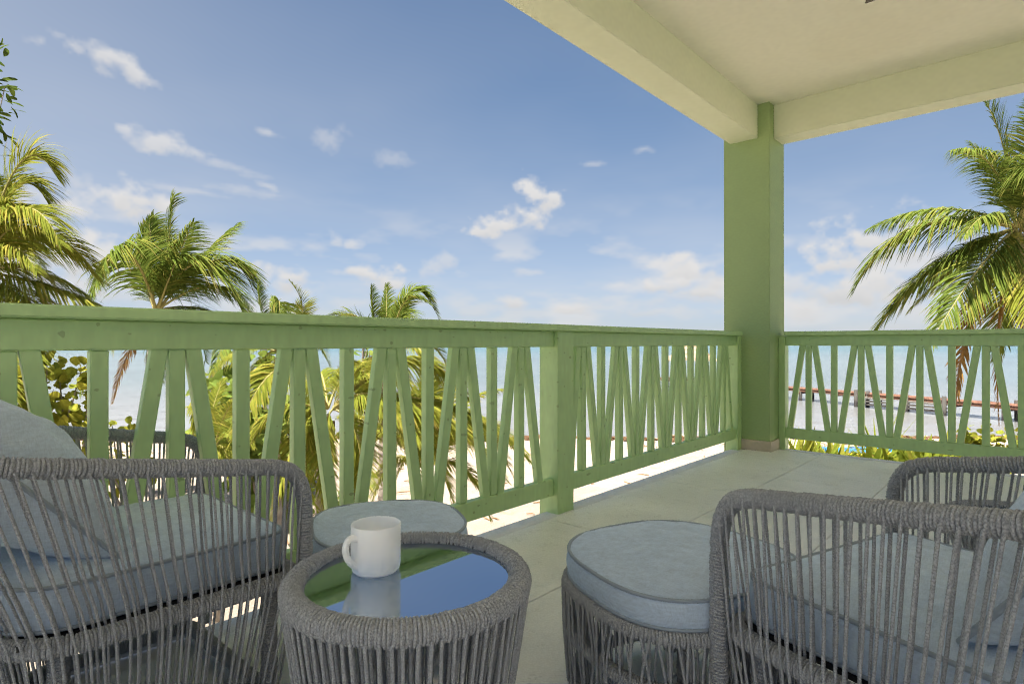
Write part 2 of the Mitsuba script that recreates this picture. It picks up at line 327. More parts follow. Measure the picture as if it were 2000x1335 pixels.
# ------------------------------------------------------------------ railings
def railing(name_label, org, d, inward, posts, panels):
    """org: a point of the inner face on the floor; d: along the railing; inward: towards the balcony"""
    org, d, inn = (np.asarray(v, float) for v in (org, d, inward))
    r = thing('railing', name_label, 'railing')
    at = lambda s, o, z: org + d * s + inn * o + np.array([0, 0, z])   # o > 0 towards the balcony
    def bx(part, s0, s1, o0, o1, z0, z1, bev=.004):
        put(r, part, box(at(s0, o0, z0), at(s1, o1, z1), bev), 'm_paint')
    cap0, cap1 = panels[0][0], panels[-1][1]
    bx('top_rail', cap0, cap1 + posts[-1][3], -.115, .055, .986, 1.021, .005)
    for s0, s1, o0, _, o1 in [(p[0], p[1], p[2], 0, p[4]) for p in posts]:
        bx('post', s0, s1, o0, o1, -.30, .9855)
    for s0, s1, first, n, step, up0 in panels:
        bx('fascia_board', s0 + .001, s1 - .001, -.040, 0, .90, .9853)
        bx('bottom_rail', s0 + .001, s1 - .001, -.045, -.002, .095, .185)
        up, w, t = inn, .045, .036
        for k in range(n):
            s = first + k * step; top_node = (k % 2 == 0) == up0
            put(r, 'baluster', bar(at(s, -.025, .186), at(s, -.025, .8995), w, t, inn), 'm_paint')
            for sg in (-1, 1):                 # the leaning boards belong to the node where their tops meet
                if not top_node: continue
                s_top, s_bot = s + sg * .046, s + sg * (step - .046)
                if s_bot < s0 + .025: s_bot = s0 + .025
                if s_bot > s1 - .025: s_bot = s1 - .025
                q = .012 * rng.uniform(0, .2)
                put(r, 'slanted_baluster', bar(at(s_bot, -.0245, .172), at(s_top, -.0245, .9005 + .012), w, t - .002 - q, inn), 'm_paint')
railing('long pale green wooden railing with zigzag boards behind the left armchair and ottoman', [0, RAIL_Y, 0], [1, 0, 0], [0, -1, 0],
        [(-.135, .0, -.105, 0, .026), (2.524, 2.668, -.105, 0, .026), (5.078, 5.164, -.095, -.002, .012)],
        [(-2.9, -.135, -2.85 + .101, 14, .2, True), (0, 2.524, .252, 11, .2012, True), (2.668, 5.078, 2.813, 11, .2035, True)])
railing('shorter pale green zigzag railing right of the pillar, in front of the pier', [RAIL_X, 0, 0], [0, -1, 0], [-1, 0, 0],
        [(-1.722, -1.668, -.085, 0, .015), (.70, .84, -.105, 0, .026), (2.70, 2.80, -.1, 0, .02)],
        [(-1.668, .70, -1.487, 12, .1965, True), (.84, 2.70, .98, 9, .2, True)])

# ------------------------------------------------------------------ rope furniture
def pose(mid, facing_deg):
    """local (x forward, y left, z up) -> world; facing measured clockwise from the viewing direction"""
    a = math.radians(facing_deg)
    f = FWD * math.cos(a) + RGT * math.sin(a)
    l = np.array([-f[1], f[0], 0])
    M = np.eye(4); M[:3, 0], M[:3, 1], M[:3, 2] = f, l, [0, 0, 1]
    M[:3, 3] = W(mid[0], mid[1], 0)
    return M
def tf(M, P): return np.asarray(P) @ M[:3, :3].T + M[:3, 3]
def strand(p, q, mids=(), r=.0033, seed=0):
    g = np.random.default_rng(seed)
    P = [p, *mids, q]
    C = spline(P, 7 if not len(mids) else 10)
    w = np.sin(np.linspace(0, np.pi, len(C)))[:, None] * g.normal(0, .0016, 3)[None] * [1, 1, 0]
    return tube(C + w, r * g.uniform(.88, 1.06), 6)
def cushion(outline, z0, z1, dome=.012, inset=.0, seed=0):
    """a box cushion over a closed outline (n x 2): rounded edges, slightly domed and creased top"""
    O = np.asarray(outline); n = len(O); c = O.mean(0)
    def ring(scale, off, z):
        dirs = O - c; L = np.linalg.norm(dirs, axis=1, keepdims=True)
        P = c + dirs * scale - dirs / L * off
        return np.c_[P, np.full(n, z)]
    h = z1 - z0
    R = [ring(1, .012, z0), ring(1, .003, z0 + .006), ring(1, 0, z0 + .016), ring(1, -.004, z0 + h * .5), ring(1, 0, z1 - .016), ring(1, .003, z1 - .006), ring(1, .012, z1)]
    for s in np.linspace(.94, .05, 16): R.append(ring(s, .012 * s, z1 + dome * (1 - s ** 3)))
    V = np.vstack(R)
    nz = meshkit.fbm(np.c_[V[:, :2] * 9, V[:, 2:] * 0] + seed, 3, seed) - .5
    crease = np.abs(meshkit.fbm(np.c_[V[:, 0:1] * 5 + V[:, 1:2] * 3, V[:, 1:2] * 11, V[:, 2:] * 0], 3, seed + 4) - .5)
    top = V[:, 2] > z1 - .001
    V[:, 2] += np.where(top, nz * .011 - np.clip(.05 - crease, 0, 1) * .07, 0)
    F = []
    for k in range(len(R) - 1):
        for i in range(n):
            a, b = k * n + i, k * n + (i + 1) % n
            F += [[a, b, b + n], [a, b + n, a + n]]
    m = (len(R) - 1) * n
    V = np.vstack([V, [[c[0], c[1], V[m:m + n, 2].mean()], [c[0], c[1], z0]]])
    for i in range(n):
        F += [[m + i, m + (i + 1) % n, len(V) - 2], [(i + 1) % n, i, len(V) - 1]]
    return trimesh.Trimesh(V, F, process=False), [np.vstack([ring(1, .003, z) + 0, ring(1, .003, z)[:1]]) for z in (z0 + .006, z1 - .005)]
def add_cushion(key, M, outline, z0, z1, part='cushion', mat='m_fabric', seed=0, dome=.014):
    m, pipes = cushion(outline, z0, z1, dome, seed=seed)
    m.apply_transform(M)
    c = put(key, part, m, mat, 50)
    for p in pipes: put(c, 'piping', tube(tf(M, p), .0045, 8, False), 'm_piping', True)
def pillow(key, M, size, thick, seed):
    n = 41
    g = np.linspace(-1, 1, n); X, Y = np.meshgrid(g, g, indexing='ij')
    edge = np.clip((1 - np.abs(X) ** 2.4) * (1 - np.abs(Y) ** 2.4), 0, 1) ** .48
    pinch = 1 - .075 * (1 - np.abs(Y) ** 2) * np.abs(X) ** 3, 1 - .075 * (1 - np.abs(X) ** 2) * np.abs(Y) ** 3
    Vs = []
    for sg in (1, -1):
        P = np.stack([X * pinch[0] * size / 2, Y * pinch[1] * size / 2, sg * edge * thick / 2], -1).reshape(-1, 3)
        wr = meshkit.fbm(np.c_[P[:, :2] * 7, P[:, 2:] * 3] + seed, 4, seed) - .5
        rad = np.abs(np.sin(np.arctan2(P[:, 1], P[:, 0]) * 7 + wr * 6)) * np.linalg.norm(P[:, :2], axis=1)
        P[:, 2] += sg * (wr * .05 - rad * .026) * edge.ravel()
        Vs.append(P)
    q = np.array([[i * n + j, (i + 1) * n + j, (i + 1) * n + j + 1, i * n + j + 1] for i in range(n - 1) for j in range(n - 1)])
    F = np.vstack([q[:, [0, 1, 2]], q[:, [0, 2, 3]]])
    m = trimesh.Trimesh(np.vstack(Vs), np.vstack([F, F[:, ::-1] + n * n]), process=False)
    m.apply_transform(M)
    put(key, 'cover', m, 'm_pillow', 60)
    P = Vs[0].reshape(n, n, 3).copy(); P[..., 2] = 0
    rim = np.vstack([P[:, 0], P[-1, 1:], P[-2::-1, -1], P[0, -2::-1]])
    put(key, 'piping', tube(tf(M, spline(rim, 260)), .0052, 8, False), 'm_piping', True)
def rect_ring(x0, x1, hw, rf, rb, z, n=300):
    """rounded rectangle in plan: x0 back, x1 front"""
    P = []
    for cx, cy, r, a0 in ((x1 - rf, hw - rf, rf, 0), (x0 + rb, hw - rb, rb, 90), (x0 + rb, -hw + rb, rb, 180), (x1 - rf, -hw + rf, rf, 270)):
        for a in np.linspace(a0, a0 + 90, 7): P.append([cx + r * math.cos(math.radians(a)), cy + r * math.sin(math.radians(a)), z])
    P = np.array(P); P = np.vstack([P, P[:1]])
    s = np.r_[0, np.cumsum(np.linalg.norm(np.diff(P, axis=0), axis=1))]; g = np.linspace(0, s[-1], n)
    return np.stack([np.interp(g, s, P[:, k]) for k in range(3)], 1)
def armchair(label, mid, facing, seed):
    M = pose(mid, facing); key = thing('armchair', label, 'armchair')
    R = .0172
    half = [(.0, .322, .012), (.0, .322, .20), (.0, .322, .42), (-.004, .322, .535), (-.028, .323, .592), (-.075, .327, .617), (-.16, .336, .632), (-.3, .352, .655),
            (-.45, .368, .680), (-.58, .372, .702), (-.68, .335, .722), (-.735, .235, .737), (-.752, .11, .744)]
    path = half + [(-.756, 0, .746)] + [(x, -y, z) for x, y, z in half[::-1]]
    arm = spline(path, 900)
    put(key, 'arm_frame', wrapped(tf(M, arm), R, seed=seed), 'm_rope', True)
    ring = rect_ring(-.60, -.012, .318, .06, .17, .335, 500)
    put(key, 'seat_frame', wrapped(tf(M, ring), R * 1.05, closed=True, seed=seed + 1), 'm_rope', True)
    base = rect_ring(-.54, -.06, .288, .04, .15, .034, 500)
    put(key, 'base_frame', wrapped(tf(M, base), R, closed=True, seed=seed + 2), 'm_rope', True)
    put(key, 'foot_strip', tube(tf(M, rect_ring(-.54, -.06, .288, .04, .15, .009, 120)), .008, 6, False), 'm_concrete', True)
    for x, y in ((-.075, .285), (-.075, -.285), (-.49, .25), (-.49, -.25)):
        put(key, 'leg', wrapped(tf(M, [(x, y, .04), (x, y, .33)]), R, seed=seed + 3), 'm_rope', True)
    put(key, 'seat_webbing', box([-.56, -.285, .340], [-.03, .285, .350]).apply_transform(M), 'm_black')
    # rope strands: from the arm round the outside and the inside of the seat frame, then down to the base
    up = arm[(arm[:, 2] > .545)]
    s = np.r_[0, np.cumsum(np.linalg.norm(np.diff(up, axis=0), axis=1))]; s /= s[-1]
    k0 = np.argmax(np.where(ring[:, 1] > 0, ring[:, 0] * 2 + ring[:, 1], -9)); open_ring = np.vstack([ring[k0:-1], ring[:k0 + 1]])
    k1 = np.argmax(np.where(open_ring[:, 1] < 0, open_ring[:, 0] * 2 - open_ring[:, 1], -9)); open_ring = open_ring[:k1 + 1]
    sr = np.r_[0, np.cumsum(np.linalg.norm(np.diff(open_ring, axis=0), axis=1))]; sr /= sr[-1]
    b0 = np.argmax(np.where(base[:, 1] > 0, base[:, 0] * 2 + base[:, 1], -9)); ob = np.vstack([base[b0:-1], base[:b0 + 1]])
    b1_ = np.argmax(np.where(ob[:, 1] < 0, ob[:, 0] * 2 - ob[:, 1], -9)); ob = ob[:b1_ + 1]
    sb = np.r_[0, np.cumsum(np.linalg.norm(np.diff(ob, axis=0), axis=1))]; sb /= sb[-1]
    ip = lambda t, S, C: np.array([np.interp(t, S, C[:, k]) for k in range(3)])
    cen = np.array([-.33, 0])
    def out(p): v = p[:2] - cen; v = v / np.linalg.norm(v); return np.array([v[0] * .55 if abs(p[1]) > .28 else v[0], v[1], 0]) / np.linalg.norm([v[0] * .55 if abs(p[1]) > .28 else v[0], v[1]])
    N = 84
    g = np.random.default_rng(seed + 40)
    for i in range(N):
        for side, sh in ((1, 0), (-1, .5)):
            t = (i + .3 + sh + g.normal(0, .06)) / N
            if t > .995: continue
            A, B, C = ip(t, s, up), ip(min(1, max(0, t + .004)), sr, open_ring), ip(min(1, max(0, t + g.normal(0, .002))), sb, ob)
            o = out(B); rr = R + .0028
            A1 = A + o * side * rr * .9 - [0, 0, .004]; B1 = B + o * side * (rr + .001)
            C1 = C + o * side * rr
            put(key, 'rope', strand(tf(M, A1), tf(M, C1), [tf(M, A1 * .35 + B1 * .65), tf(M, B1 - [0, 0, .008])], .0030, seed * 1000 + i * 4 + (side > 0)), 'm_rope', True)
    add_cushion(key, M, rect_ring(-.585, -.022, .288, .05, .13, 0, 90)[:-1, :2], .352, .448, 'seat_cushion', seed=seed)
    return key, M
def thin_ropes(): pass
c1, M1 = armchair('grey rope armchair on the left, pillow leaning in it, facing along the long railing', (-.764, 1.71), 42.1, 11)
c2, M2 = armchair('grey rope armchair at lower right behind the right ottoman, facing the long railing', (.71, 1.375), -29, 23)
def lean(M, x, y, z, back, size, yaw=0):
    """pillow frame: its lower edge at (x, y, z), tilted back"""
    a = math.radians(back); b = math.radians(yaw)
    up = np.array([-math.sin(a), 0, math.cos(a)]); nrm = np.array([math.cos(a), 0, math.sin(a)])
    side = np.cross(nrm, up)
    rz = np.array([[math.cos(b), -math.sin(b), 0], [math.sin(b), math.cos(b), 0], [0, 0, 1]])
    L = np.eye(4); L[:3, 0], L[:3, 1], L[:3, 2] = rz @ np.cross(up, nrm), rz @ up, rz @ nrm
    L[:3, 3] = np.array([x, y, z]) + rz @ up * size / 2
    return M @ L
p1 = thing('pillow', 'large blue grey throw pillow leaning against the back of the left armchair', 'pillow')
pillow(p1, lean(M1, -.38, .0, .458, 42, .46), .46, .23, 3)
p2 = thing('pillow', 'blue grey throw pillow in the lower right armchair, seen through its ropes', 'pillow')
pillow(p2, lean(M2, -.40, .0, .462, 36, .50), .50, .24, 9)

def ottoman(label, mid, facing, seed, size=1.0):
    M = pose(mid, facing); key = thing('ottoman', label, 'ottoman')
    th = np.linspace(0, 2 * np.pi, 97)[:-1]
    e = 2.7
    r = 1 / (np.abs(np.cos(th)) ** e + np.abs(np.sin(th)) ** e) ** (1 / e)
    O = size * np.c_[r * np.cos(th) * .262, r * np.sin(th) * .272 * (1 - .07 * np.cos(th))]
    def ring(k, z): P = np.c_[O * k, np.full(len(O), z)]; return np.vstack([P, P[:1]])
    R = .0145
    rings = [(.975, .300), (.965, .185), (.93, .05)]
    for (k, z), nm in zip(rings, ('top_frame', 'middle_frame', 'base_frame')):
        P = spline(ring(k, z)[:-1], 400, True)
        put(key, nm, wrapped(tf(M, P), R, closed=True, seed=seed + int(z * 100)), 'm_rope', True)
    for a in (40, 140, 220, 320):
        c = np.array([math.cos(math.radians(a)) * .235, math.sin(math.radians(a)) * .235]) * size
        put(key, 'leg', wrapped(tf(M, [(*c, .012), (*c, .295)]), .0165, seed=seed + a), 'm_rope', True)
    g = np.random.default_rng(seed)
    N = 98
    S = [spline(ring(k, z)[:-1], 721, True) for k, z in rings]
    for i in range(N):
        for side, sh in ((1, 0), (-1, .5)):
            t = int(((i + sh + g.normal(0, .12)) / N % 1) * 720)
            A, B, C = (S_[t] + 0 for S_ in S)
            B = S[1][int(t + g.normal(0, 5)) % 720]; C = S[2][int(t + g.normal(0, 6)) % 720]
            o = A * [1, 1, 0]; o = o / np.linalg.norm(o) * side * (R + .002)
            put(key, 'rope', strand(tf(M, A + o), tf(M, C + o), [tf(M, B + o)], .0031, seed * 500 + i * 2 + (side > 0)), 'm_rope', True)
    add_cushion(key, M, O * .985, .314, .386, seed=seed, dome=.016)
ottoman('grey rope ottoman with blue grey cushion touching the right armchair', (.423, 1.515), -29, 31)
ottoman('grey rope ottoman half hidden behind the mug, in front of the left armchair', (-.372, 1.785), 69, 37, .87)

def side_table(label, mid, h, seed, R=.201, low=.128, deck=True):
    M = np.eye(4); M[:3, 3] = W(mid[0], mid[1], 0); key = thing('side_table', label, 'side table')
    th = np.linspace(0, 2 * np.pi, 241)
    circ = lambda r, z: np.c_[np.cos(th) * r, np.sin(th) * r, np.full(len(th), z)]
    put(key, 'top_frame', wrapped(tf(M, circ(R, h)), .0195, .0060, .0048, 16, True, seed), 'm_rope', True)
    put(key, 'base_frame', wrapped(tf(M, circ(low, .022)), .0165, .0056, .0042, 14, True, seed + 1), 'm_rope', True)
    disc = trimesh.creation.cylinder(R - .014, .006, sections=128); disc.apply_translation([0, 0, h + .001]); disc.apply_transform(M)
    put(key, 'glass_top', disc, 'm_glass_top', 30)
    rim = tube(tf(M, circ(R - .0168, h + .0048)), .0022, 6, False)
    put(key, 'glass_edge', rim, 'm_black', True)
    under = trimesh.creation.cylinder(R - .02, .006, sections=64); under.apply_translation([0, 0, h - .008]); under.apply_transform(M)
    put(key, 'under_plate', under, 'm_black', 30)
    g = np.random.default_rng(seed)
    N = 72
    for i in range(N):
        for side, sh in ((1, 0), (-1, .5)):
            a = (i + sh + g.normal(0, .1)) / N * 2 * np.pi
            b = a + g.normal(0, .02)
            p = np.array([math.cos(a) * (R + side * .017), math.sin(a) * (R + side * .017), h - .008])
            q = np.array([math.cos(b) * (low + side * .017), math.sin(b) * (low + side * .017), .026])
            put(key, 'rope', strand(tf(M, p), tf(M, q), (), .0033, seed * 300 + i * 2 + (side > 0)), 'm_rope', True)
    return key
side_table('round grey rope side table with dark mirror glass top holding the white mug', (-.187, 1.072), .492, 51)
side_table('low round rope side table seen through the far arm of the right armchair', (1.84, 2.12), .28, 57, .215, .15)

# mug
mg = thing('mug', 'plain white ceramic mug standing on the dark glass side table', 'mug')
Mm = np.eye(4); Mm[:3, 3] = W(-.255, 1.104, .4963)
prof = np.array([(0, .0015), (.036, .0015), (.0395, 0), (.0435, .004), (.0455, .012), (.0458, .078), (.0457, .086), (.0447, .0878), (.0433, .086), (.0424, .078), (.0418, .014), (.038, .008), (0, .0075)])
put(mg, 'body', trimesh.creation.revolve(prof, sections=96).apply_transform(Mm), 'm_mug', 35)
hd = -(RGT * .62 + FWD * .785)
hp = [(.0440, .068), (.054, .0725), (.0635, .069), (.068, .057), (.065, .042), (.056, .028), (.0435, .018)]
put(mg, 'handle', tube(spline([Mm[:3, 3] + hd * a + np.array([0, 0, b]) for a, b in hp], 60), np.full(60, .0060), 12), 'm_mug', True)

# ceiling fan: only the end of one blade reaches into the frame
fn = thing('ceiling_fan', 'dark brown ceiling fan blade tip at the top edge of the photo', 'ceiling fan')
fc = W(1.642, 2.43, 0)
put(fn, 'rod', tube([fc + [0, 0, 2.969], fc + [0, 0, 2.80]], .014, 12), 'm_fan', True)
put(fn, 'motor', trimesh.creation.revolve(np.array([(0, 2.63), (.08, 2.64), (.11, 2.68), (.11, 2.74), (.06, 2.80), (0, 2.80)]), sections=40).apply_translation(fc), 'm_fan', 30)
for k in range(4):
    a = math.radians(22.4 + 90 * k); d = FWD * math.cos(a) + RGT * math.sin(a); sd = np.cross([0, 0, 1], d)
    put(fn, 'blade', bar(fc + d * .10 + [0, 0, 2.70], fc + d * .66 + [0, 0, 2.70], .12, .008, np.array([0, 0, 1]) + sd * .2, .002), 'm_fan')

# ------------------------------------------------------------------ beach, sea, pier
SHORE = 27.0
def ground_z(f, r):
    z = np.interp(f, [-50, 4, 16, SHORE - 2.5, SHORE + .3, SHORE + 6, 60, 200, 9000], [-2.95, -2.95, -3.0, -3.20, -3.41, -3.7, -4.6, -7, -12])
    return z
def axis(a, b, near, far_):
    fine = np.arange(a, b + 1e-6, near)
    return np.r_[-far_, -far_ / 3, -600, -250, -120, np.linspace(-80, a, 12)[:-1], fine, np.linspace(b, 90, 12)[1:], 130, 260, 600, far_ / 3, far_]
f_ax, r_ax = axis(3, 34, .2, 9000.0), axis(-26, 30, .25, 9000.0)
Fg, Rg = np.meshgrid(f_ax, r_ax, indexing='ij')
Z = ground_z(Fg, Rg) + (meshkit.fbm(np.stack([Fg * .5, Rg * .5, Fg * 0], -1), 4, 2) - .5) * .16 * np.exp(-((Fg - 12) / 26) ** 2)
Z += (meshkit.fbm(np.stack([Fg * 2.2, Rg * 2.2, Fg * 0], -1), 3, 12) - .5) * .10 * (np.abs(Fg - 16) < 22)
Vg = (RGT[None, None] * Rg[..., None] + FWD[None, None] * Fg[..., None]); Vg[..., 2] = Z
nf, nr = Fg.shape
ii, jj = np.meshgrid(np.arange(nf - 1), np.arange(nr - 1), indexing='ij')
qd = np.stack([ii * nr + jj, ii * nr + jj + 1, (ii + 1) * nr + jj + 1, (ii + 1) * nr + jj], -1).reshape(-1, 4)
gd = struct('beach_ground')
gm = trimesh.Trimesh(Vg.reshape(-1, 3), np.vstack([qd[:, [0, 2, 1]], qd[:, [0, 3, 2]]]), process=False)
put(gd, None, gm, 'm_sand', True)
se = struct('sea')
SEA = -3.40
sx = [W(-25000, SHORE - 3, SEA), W(25000, SHORE - 3, SEA), W(25000, 16000, SEA), W(-25000, 16000, SEA)]
put(se, None, trimesh.Trimesh(np.array(sx), [[0, 1, 2], [0, 2, 3]], process=False), 'm_sea')
# weed washed up along the water's edge
g = np.random.default_rng(5); ws = []
ico = trimesh.creation.icosphere(1, 1.0)
for k in range(1500):
    r_ = g.uniform(-24, 34); f_ = SHORE - .9 + g.normal(0, .42) + .5 * math.sin(r_ * .7)
    if g.uniform() > .35 + .65 * meshkit.noise(np.array([r_ * .6, 0, 0])): continue
    m = ico.copy(); m.vertices *= g.uniform(.05, .20) * np.array([1.5, 1.1, .35]) * (1 + .3 * g.normal(size=(len(m.vertices), 1)))
    m.apply_transform(trimesh.transformations.rotation_matrix(g.uniform(0, 6), [0, 0, 1])); m.apply_translation(W(r_, f_, float(ground_z(f_, r_)) + .03)); ws.append(m)
wk = new_key('seaweed'); labels[wk] = {'label': 'line of dark brown seaweed washed up along the edge of the water', 'category': 'seaweed'}
put(wk, None, cat(ws), 'm_seaweed', kind='stuff')
tw = []
for k in range(420):
    r_, f_ = g.uniform(-20, 24), g.uniform(9, SHORE - 2)
    z = float(ground_z(f_, r_)) + .05; a = g.uniform(0, 6.3); L = g.uniform(.06, .35) * (2.2 if g.uniform() < .06 else 1)
    c = W(r_, f_, z); d = np.array([math.cos(a), math.sin(a), g.normal(0, .12)]) * L / 2
    tw.append(tube([c - d, c + d * .2 + [0, 0, .01], c + d], [.012, .016, .006], 5))
dk = new_key('beach_litter'); labels[dk] = {'label': 'dry twigs and bits of palm leaf scattered over the sand', 'category': 'twigs'}
put(dk, None, cat(tw), 'm_midrib_dead', kind='stuff')

pr = thing('pier', 'long reddish wooden pier on dark piles reaching out over the sea', 'pier')
PA, PB = W(29.6, 29.6, 0), W(15.4, 59.6, 0)
pd = (PB - PA) / np.linalg.norm(PB - PA); pn = np.array([-pd[1], pd[0], 0]); PL = np.linalg.norm(PB - PA); DZ = -2.52
pl = [bar(PA + pd * s - pn * .8 + [0, 0, DZ + g.normal(0, .006)], PA + pd * s + pn * .8 + [0, 0, DZ + g.normal(0, .006)], .04, .135, pd, 0) for s in np.arange(0, PL, .15)]
put(pr, 'planks', cat(pl), 'm_deck', kind='stuff')
for s in (-.74, .74): put(pr, 'edge_board', bar(PA + pn * s + [0, 0, DZ - .11], PB + pn * s + [0, 0, DZ - .11], .18, .05, pn, .004), 'm_deck')
for k, s in enumerate(np.arange(1.2, PL, 2.6)):
    tall = .22 if k % 3 == 1 else -.03
    for sd in (-.66, .66):
        b = PA + pd * s + pn * sd
        put(pr, 'pile', tube([b + [0, 0, -4.6], b + [0, 0, DZ + tall]], .12, 10), 'm_pile', True)
    put(pr, 'cross_beam', bar(PA + pd * s - pn * .8 + [0, 0, DZ - .28], PA + pd * s + pn * .8 + [0, 0, DZ - .28], .16, .09, pd, .004), 'm_deck')
# a lower landing at the pier's near side
for s0 in (6.6, 9.9):
    for k in range(3):
        a = PA + pd * s0 + pn * (.95 + .0 * k) ; put(pr, 'landing_board', bar(a + [0, 0, DZ - .24 - .21 * k], a + pd * 2.2 + [0, 0, DZ - .24 - .21 * k], .10, .35, pn, .004), 'm_pile')
    for q in (0, 2.2):
        b = PA + pd * (s0 + q) + pn * 1.14; put(pr, 'pile', tube([b + [0, 0, -4.6], b + [0, 0, DZ + .28]], .12, 10), 'm_pile', True)
hut = thing('palapa', 'small thatched shelter at the sea end of the pier, glimpsed through the railing', 'palapa')
hc = W(17.4, 57.5, 0)
for a in (-1, 1):
    for b in (-1, 1): put(hut, 'post', tube([hc + pd * a * 1.5 + pn * b * 1.5 + [0, 0, -4.7], hc + pd * a * 1.5 + pn * b * 1.5 + [0, 0, -.55]], .10, 10), 'm_pile', True)
put(hut, 'platform', box([-2.2, -2.2, DZ - .2], [2.2, 2.2, DZ - .03]).apply_transform(np.array([[pd[0], pn[0], 0, hc[0]], [pd[1], pn[1], 0, hc[1]], [0, 0, 1, 0], [0, 0, 0, 1]])), 'm_deck')
Vt, Ft = [], []
nth, nl = 120, 14
for k in range(nl):
    u = k / (nl - 1)
    for i in range(nth):
        a = i / nth * 2 * np.pi
        sq = 1 / max(abs(math.cos(a)), abs(math.sin(a))) ** .5
        rr = (2.35 * u + .02) * sq * (1 + .03 * g.normal() * (k > 0))
        Vt.append([rr * math.cos(a), rr * math.sin(a), .95 - 1.75 * u + .08 * g.normal() * (k == nl - 1) + .06 * (k % 3)])
for k in range(nl - 1):
    for i in range(nth):
        a, b = k * nth + i, k * nth + (i + 1) % nth
        Ft += [[a, a + nth, b + nth], [a, b + nth, b]]
put(hut, 'thatch_roof', trimesh.Trimesh(np.array(Vt), Ft, process=False).apply_translation(hc), 'm_thatch')

def kayak(label, mat, c, ang, L=3.0):
    key = thing('kayak', label, 'kayak')
    n, m = 25, 16; V, F = [], []
    for i in range(n):
        t = i / (n - 1) * 2 - 1; w = .36 * (1 - abs(t) ** 2.2) ** .8 + .004; h = .15 + .10 * t ** 4
        for j in range(m):
            a = j / m * 2 * np.pi
            V.append([t * L / 2, w * math.cos(a), (.20 + .08 * t ** 4) + (h if math.sin(a) < 0 else .10 + .05 * (1 - abs(t))) * math.sin(a)])
    for i in range(n - 1):
        for j in range(m):
            a, b = i * m + j, i * m + (j + 1) % m; F += [[a, b, b + m], [a, b + m, a + m]]
    M = np.eye(4); M[:3, :3] = trimesh.transformations.rotation_matrix(ang, [0, 0, 1])[:3, :3]; M[:3, 3] = c
    put(key, 'hull', trimesh.Trimesh(V, F, process=False).apply_transform(M), mat, True)
    rim = np.array([[math.cos(a) * .55, math.sin(a) * .24, .325] for a in np.linspace(0, 2 * np.pi, 40)])
    put(key, 'cockpit_rim', tube(tf(M, rim), .02, 8, False), 'm_black', True)
    put(key, 'cockpit', trimesh.creation.cylinder(1, .02, sections=40).apply_transform(np.diag([.54, .23, 1, 1])).apply_translation([0, 0, .322]).apply_transform(M), 'm_black')
    put(key, 'keel_strip', tube(tf(M, [(x, 0, .045 + .03 * abs(x / 1.5) ** 4) for x in np.linspace(-1.2, 1.2, 9)]), .02, 6), 'm_black', True)
base_ang = math.atan2(RGT[1], RGT[0])
kayak('yellow kayak lying on the sand behind the lily leaves right of the pillar', 'm_kayak_yellow', W(11.3, 19.6, -3.1), base_ang + .12, 2.9)
kayak('bright blue kayak lying just behind the yellow kayak', 'm_kayak_blue', W(12.35, 20.6, -3.06), base_ang - .05, 3.2)

# ------------------------------------------------------------------ palms
def frond(key, start, via, tip, mat, rib, seed, width=.56, n=104, droop=.62, leaf_w=.026, wind=(0, 0, 0), dead=False):
    g = np.random.default_rng(seed)
    start, via, tip = (np.asarray(v, float) for v in (start, via, tip))
    C = 2 * via - (start + tip) / 2
    t = np.linspace(0, 1, 60)[:, None]
    P = (1 - t) ** 2 * start + 2 * t * (1 - t) * C + t ** 2 * tip
    s = np.r_[0, np.cumsum(np.linalg.norm(np.diff(P, axis=0), axis=1))]; L = s[-1]
    T_, _, _ = frames(P)
    V, F, UV = [], [], []
    wind = np.asarray(wind, float)
    roll = g.normal(0, .35)
    for k in range(n):
        q = .10 + .90 * (k + .5) / n
        for sg in (-1, 1):
            qq = min(.999, q + g.normal(0, .003))
            x = qq * (len(P) - 1); i = int(x); fr = x - i; i1 = min(i + 1, len(P) - 1)
            c, d = P[i] * (1 - fr) + P[i1] * fr, T_[i]
            sd = np.cross(d, [0, 0, 1.0]); ln = np.linalg.norm(sd); sd = sd / ln if ln > .08 else np.array([1.0, 0, 0])
            upv = np.cross(sd, d)
            sd = sd * math.cos(roll) + upv * math.sin(roll); upv = np.cross(sd, d)
            l = width * L / 2.2 * (math.sin(math.pi * min(1, (.16 + .78 * qq)) ** .8) * .9 + .12) * g.uniform(.8, 1.12)
            al = math.radians(58 - 30 * qq + g.normal(0, 4))
            v = sd * sg * math.sin(al) + d * math.cos(al) + upv * (.25 + g.normal(0, .08))
            v /= np.linalg.norm(v)
            w = leaf_w * L / 2.2 * (.6 + .4 * math.sin(math.pi * qq)) * g.uniform(.8, 1.2)
            wd = np.cross(v, upv + sd * sg * g.normal(.25, .3)); wd /= np.linalg.norm(wd) + 1e-9
            fall = droop * (.25 + .95 * (1 - d[2] * d[2])) * g.uniform(.7, 1.3) * (1.4 if dead else 1)
            b = len(V); r = g.uniform() * .8 + .2 * (1 - abs(qq - .5))
            steps = (0, .28, .55, .8, 1.0); wid = (.5, 1.0, .9, .55, .04)
            if g.uniform() < .07: steps, wid = (0, .2, .4, .5, .6), (.5, 1, .9, .6, .1)
            for u, ww in zip(steps, wid):
                q_ = v * u + np.array([0, 0, -1.0]) * fall * u * u + wind * u * u; ql = np.linalg.norm(q_) + 1e-9
                p = c + q_ * (l * u / max(ql, u))
                V += [p - wd * w * ww / 2, p + wd * w * ww / 2]; UV += [[r, u], [r, u]]
            for a in range(4):
                F += [[b + 2 * a, b + 2 * a + 1, b + 2 * a + 3], [b + 2 * a, b + 2 * a + 3, b + 2 * a + 2]]
    f = put(key, 'frond', trimesh.Trimesh(V, F, process=False), mat, False, np.array(UV))
    put(f, 'midrib', tube(P[::4], np.linspace(.028, .005, len(P[::4])) * L / 2.6, 6), rib, True)
